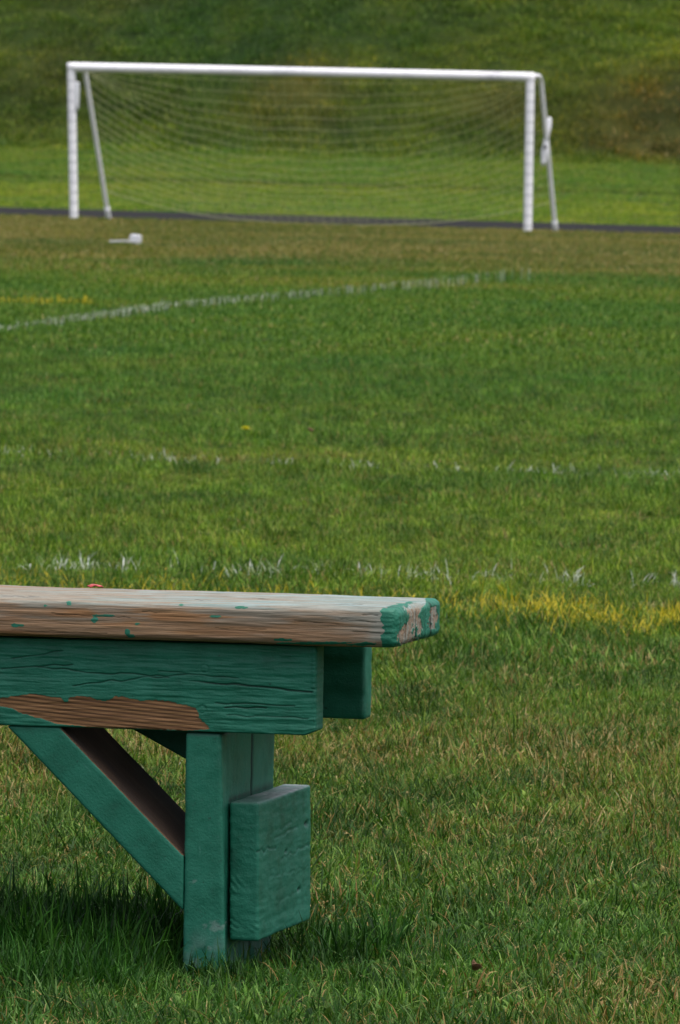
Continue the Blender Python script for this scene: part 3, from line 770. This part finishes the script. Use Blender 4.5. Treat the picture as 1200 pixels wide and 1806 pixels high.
painted_line("white_line", M_WBLADE, [P2(-10, 21.85), P2(-6.3, 21.9), P2(-4.2, 21.6), P2(-1, 21.5)], .40, 900, "sparse white painted line halfway between the bench and the far diagonal line", .7, gaps=flecks([-1.6, -1.05, -.66, -.56, -.50, -.2, .05, .27, .33, .55, .64, .70, .93, 1.02, 1.5], .055, .10), wmin=.0013, wmax=.0028, lmin=.022, lmax=.045)
painted_line("white_line", M_WBLADE, [P2(-10.2, 30), P2(-11.06, 37.66), P2(-12.0, 44.9), P2(-12.55, 54.4), P2(-13.2, 61.5)], .12, 2300, "long white painted line running away diagonally across the pitch towards the goal", .27, gaps=lambda d, x, y: (.50 + .50 * sstep(.42, .78, vnoise(d * .55, 0, 0, 23))) * (1 - .62 * sstep(46, 53, y)) * (1 - .6 * sstep(55, 61, y)), lmin=.020, lmax=.036, wmin=.0022, wmax=.0042)
painted_line("yellow_line", M_YBLADE, [P2(-15.5, 44.3), P2(-12.7, 45.4)], .8, 330, "faint orange yellow painted patch beyond the far white line at left", .6, gaps=patch(1.5, .3, .6, 33), wmin=.004, wmax=.008)
painted_line("white_line", M_WBLADE, [P2(-5, 10.8), P2(-2.87, 10.75), P2(-1, 10.62)], .16, 1100, "last white flecks of an old line in the grass behind the bench leg", .6, gaps=patch(3.2, .55, .75, 47), lmin=.014, lmax=.034)

# ------------------------------------------------------------------ goal
def tube(path, rad, nseg=10, cap=True):
    """swept tube, returns V, faces"""
    P = np.asarray(path, float); n = len(P)
    rad = np.broadcast_to(np.asarray(rad, float), (n,))
    T = np.gradient(P, axis=0); T /= np.linalg.norm(T, axis=1, keepdims=True)
    ref = np.array([0.12, .31, 1.0]); ref = np.where(np.abs(T @ ref)[:, None] > .95 * np.linalg.norm(ref), np.array([1.0, .2, .1]), ref)
    A = np.cross(T, ref); A /= np.linalg.norm(A, axis=1, keepdims=True); Bn = np.cross(T, A)
    th = np.arange(nseg) / nseg * 2 * np.pi
    V = P[:, None] + (A[:, None] * np.cos(th)[None, :, None] + Bn[:, None] * np.sin(th)[None, :, None]) * rad[:, None, None]
    i = np.arange(n * nseg).reshape(n, nseg); j = np.roll(i, -1, 1)
    Fq = np.stack([i[:-1], i[1:], j[1:], j[:-1]], -1).reshape(-1, 4)
    V = V.reshape(-1, 3); out = [Fq]
    if cap: out += [i[0][None, :], i[-1][::-1][None, :]]
    return V, out
GT0, GS0 = -28.12, 113.0
gx, gy = ts2xy(GT0, GS0); GZ = -.20
goal = empty("soccer_goal", (gx, gy, GZ), -YAW)
tag(goal, "white metal soccer goal with a thin net standing before the track", "soccer goal")
# goal space: x along the goal line, y back, z up
LB, LT = np.array([-3.813, 0, .045]), np.array([-3.895, 0, 2.650]); RB, RT = np.array([3.862, 0, -.055]), np.array([3.867, 0, 2.570])
def line(a, b, n=24): return a + (b - a) * np.linspace(0, 1, n)[:, None]
def goal_part(name, path, rad, scuff=None, nseg=14, mat=None, parent=goal, label=None):
    V, Fs = tube(path, rad, nseg)
    at = {'scuff': scuff(V) if scuff else np.zeros(len(V))}
    o = mesh_np(name, V, Fs, mat or M_WHITE, parent, attrs=at)
    if label: o['label'] = label
    return o
def bar_scuff(V):
    X = V[:, 0]
    return .75 * (np.exp(-((X + .2) / .5) ** 2) + np.exp(-((X - 3.25) / .35) ** 2) + .5 * np.exp(-((X + 1.1) / .3) ** 2)) * vnoise(X * 4, V[:, 2] * 9, 0, 77)
pl = goal_part("post", line(LB - [0, 0, .05], LT), .070); pr = goal_part("post", line(RB - [0, 0, .05], RT), .070)
goal_part("crossbar", line(LT + [-.05, 0, -.070], RT + [.05, 0, -.070], 60), .076, bar_scuff)
def clips(a, b, post):
    for q in np.linspace(.05, .95, 15):
        c = a + (b - a) * q; V, Fs = tube(line(c - [0, 0, .012], c + [0, 0, .012], 2), .0715, 14, False)
        mesh_np("net_clip", V, Fs, M_CLIP, post)
clips(LB, LT, pl); clips(RB, RT, pr)
def stay_path(top, foot):
    k = np.array([top[0], .80, top[2] - .045])
    a = line(top + [0, .04, -.05], top + [0, .62, -.045], 6)
    q = np.linspace(0, 1, 7)[1:-1, None]; A_ = a[-1]; B_ = k + np.array([foot[0] - top[0], foot[1] - .8, foot[2] - k[2]]) * .07
    arc = (1 - q) ** 2 * A_ + 2 * q * (1 - q) * k + q ** 2 * B_
    return np.concatenate([a, arc, line(B_, foot, 20)])
LF, RF = np.array([-3.80, 2.10, .045]), np.array([3.885, 2.10, -.06])
for top, foot in ((LT, LF), (RT, RF)):
    pth = stay_path(top, foot)
    stay = goal_part("back_stay", pth, .037)
    dlt = (pth[-1] - pth[-2]); dlt /= np.linalg.norm(dlt)
    goal_part("foot", line(foot - dlt * .24, foot + dlt * .04, 5), .046, parent=stay, nseg=12, mat=M_TAPE)
# net
NU, NV = 51, 20
uu = np.linspace(0, 1, NU); vv = np.linspace(0, 1, NV)
def net_pt(u, v):
    u, v = np.broadcast_arrays(u, v)
    sx = -3.85 + 7.71 * u; topz = 2.60 - .078 * u; low = .02 - .085 * u
    w_ = np.abs(2 * u - 1) ** 2.6                                   # 1 at the sides
    cy = 1.75 * v ** .9; cz = topz * (1 - v) + (low + .06) * v - .42 * np.sin(np.pi * v) ** 1.1   # slack belly in the middle
    b0 = np.clip(v / .30, 0, 1); b1 = np.clip((v - .30) / .70, 0, 1)   # the sides follow the stays
    sy = .8 * b0 + 1.02 * b1; sz = topz - .05 * b0 - 2.0 * b1
    Y = cy * (1 - w_) + sy * w_; Z = cz * (1 - w_) + sz * w_
    Z = Z + .035 * np.sin(u * 37 + v * 11) * v * (1 - v) * 2; Y = Y + .07 * np.sin(u * 21 + v * 6) * v + .03 * np.sin(u * 60 + 3) * v
    return np.stack([sx + .02 * np.sin(v * 20 + u * 5), Y + .05, np.maximum(Z, low + .035)], -1)
Vs, Fq, off = [], [], 0
def addt(path, rad):
    global off
    V, Fs = tube(path, rad, 4, False); Vs.append(V); Fq.append(Fs[0] + off); off += len(V)
for v in vv: addt(net_pt(np.linspace(0, 1, 73), v), .0036)
for u in uu: addt(net_pt(u, np.linspace(0, 1, 31)), .0024)
net = mesh_np("net", np.concatenate(Vs), np.concatenate(Fq), M_NET, goal)
V, Fs = tube(net_pt(np.linspace(0, 1, 73), 1.0), .0075, 6); mesh_np("net_rope", V, Fs, M_NET, net)

def puffy(name, c, size, mat, parent=None, axis=None, seed=0, label=None):
    bm = bmesh.new(); bmesh.ops.create_cube(bm, size=2); bmesh.ops.subdivide_edges(bm, edges=bm.edges[:], cuts=7, use_grid_fill=True)
    for v in bm.verts:
        p = np.array(v.co); m = (np.abs(p) ** 5).sum() ** .2; p = p / m * (1 + .22 * (fbm(p[0] * 1.4 + seed, p[1] * 1.4, p[2] * 1.8, 700 + seed, 3) - .5))
        v.co = Vector(p * np.array(size))
    if axis is not None: bmesh.ops.rotate(bm, verts=bm.verts[:], matrix=Matrix.Rotation(axis, 3, 'Y'))
    bmesh.ops.translate(bm, verts=bm.verts[:], vec=Vector(c))
    o = bm_obj(name, bm, mat, parent)
    if label: o['label'] = label
    return o
# folded white pad strapped to the inside of the left post
pad = puffy("white_pad", (-3.795, .0, 2.10), (.042, .05, .235), M_TAPE, None, .03, 1)
pad.location = (gx, gy, GZ); pad.rotation_euler = (0, 0, -YAW)
tag(pad, "white pad strapped high on the inner side of the left goalpost", "pad")
# white bag tied to the right stay, gathered at its middle
def on_stay(q): return np.array([RT[0], .85, 2.44]) * (1 - q) + RF * q
bag = empty("white_bag", (gx, gy, GZ), -YAW)
tag(bag, "white plastic bag with a dark mark tied round the right back stay of the goal", "bag")
c = on_stay(.44); zz = np.linspace(0, 1, 26)
axis = np.stack([c[0] + .035 - .085 * zz, c[1] - .04 - .06 * zz, 1.86 - .80 * zz], -1)
axis[:9, 0] += .0; rad = .031 + .018 * np.exp(-((zz - .22) / .18) ** 2) + .032 * np.exp(-((zz - .72) / .22) ** 2); rad[-1] = .012; rad[0] = .012
Vb, Fb_ = tube(axis, rad, 14)
Vb = Vb + .022 * (np.stack([fbm(Vb[:, 0] * 9, Vb[:, 1] * 9, Vb[:, 2] * 7, 801 + k, 3) for k in range(3)], -1) - .5)
mesh_np("bag_body", Vb, Fb_, M_TAPE, bag)
bm = bmesh.new(); bmesh.ops.create_uvsphere(bm, u_segments=14, v_segments=8, radius=1)
m_ = axis[16] + np.array([.012, -.085, .02])
for v in bm.verts: v.co = Vector((v.co.x * .030, v.co.y * .02, v.co.z * .036)) + Vector(m_)
bm_obj("dark_mark", bm, M_DARK, bag)

# ------------------------------------------------------------------ small things on the field
# white block with a flat strip in front of the goal
wx, wy = -2.60, 85.7; wz = float(terrain(np.array(wx), np.array(wy)))
wb = empty("field_marker", (wx, wy, wz), -.25)
tag(wb, "white block with a flat strip lying on the dry grass before the left goalpost", "field base")
def bevel_box(name, size, loc, mat, parent, rot=0, bev=.01):
    bm = bmesh.new(); bmesh.ops.create_cube(bm, size=1)
    for v in bm.verts: v.co = Vector((v.co.x * size[0], v.co.y * size[1], v.co.z * size[2]))
    bmesh.ops.bevel(bm, geom=bm.edges[:], offset=bev, segments=2, affect='EDGES')
    bmesh.ops.rotate(bm, verts=bm.verts[:], matrix=Matrix.Rotation(rot, 3, 'Y'))
    bmesh.ops.translate(bm, verts=bm.verts[:], vec=Vector(loc)); return bm_obj(name, bm, mat, parent, False)
bevel_box("block", (.120, .15, .118), (.086, 0, .070), M_TAPE, wb, .12, .015)
bevel_box("strip", (.24, .16, .022), (-.10, .0, .045), M_TAPE, wb, -.03, .006)
# dandelion
dx, dy = -.333, 24.4; dz = float(terrain(np.array(dx), np.array(dy)))
dn = empty("dandelion", (dx, dy, dz)); tag(dn, "single yellow dandelion flower standing in the grass mid field", "flower")
V, Fs = tube(np.array([[0, 0, 0], [.002, 0, .02], [.004, 0, .038]]), .0022, 6); mesh_np("stem", V, Fs, M_STEM, dn)
pv, pf = [], []
for ring, (nn, el, ln_) in enumerate(((18, .25, .021), (14, .65, .018), (9, 1.1, .014))):
    for q in range(nn):
        az = 2 * math.pi * (q + .3 * ring) / nn; d_ = np.array([math.cos(az) * math.cos(el), math.sin(az) * math.cos(el), math.sin(el)]); sd = np.array([-math.sin(az), math.cos(az), 0]) * .0026
        b0 = np.array([.004, 0, .038]); i0 = len(pv)
        pv += [b0 - sd * .5, b0 + sd * .5, b0 + d_ * ln_ + sd, b0 + d_ * ln_ - sd]; pf.append([i0, i0 + 1, i0 + 2, i0 + 3])
mesh_np("petals", np.array(pv), np.array(pf), M_YEL, dn)
# fallen leaves
def fallen_leaf(x, y, size, label, rz, lift=.022, curl=.5):
    n = 11; gu, gv = np.meshgrid(np.linspace(-1, 1, n), np.linspace(-1, 1, n), indexing='ij')
    wdt = np.clip(1 - gu ** 2, 0.02, 1) ** .6
    V = np.stack([gu * size, gv * size * .62 * wdt, size * curl * (gv ** 2 * wdt + .5 * gu ** 2) + .1 * size * np.sin(gv * 9 + gu * 4)], -1).reshape(-1, 3)
    V2 = V - [0, 0, .0007]; Ft = grid_faces(n, n)
    rim = np.concatenate([np.arange(n) * n, (n - 1) * n + np.arange(1, n), np.arange(n - 2, -1, -1) * n + n - 1, np.arange(n - 2, 0, -1)])
    Fr = np.stack([rim, np.roll(rim, -1), np.roll(rim, -1) + n * n, rim + n * n], -1)
    o = mesh_np("fallen_leaf", np.concatenate([V, V2]), [Ft, Ft[:, ::-1] + n * n, Fr[:, ::-1]], M_LEAFB)
    o.location = (x, y, float(terrain(np.array(x), np.array(y))) + lift); o.rotation_euler = (.5, .3, rz)
    return tag(o, label, "leaf")
fallen_leaf(-.107, 24.75, .014, "small brown fallen leaf in the grass right of the dandelion", .4)
fallen_leaf(.166, 8.36, .010, "tiny curled reddish brown leaf in the foreground grass right of the bench", 1.1, .030, .9)
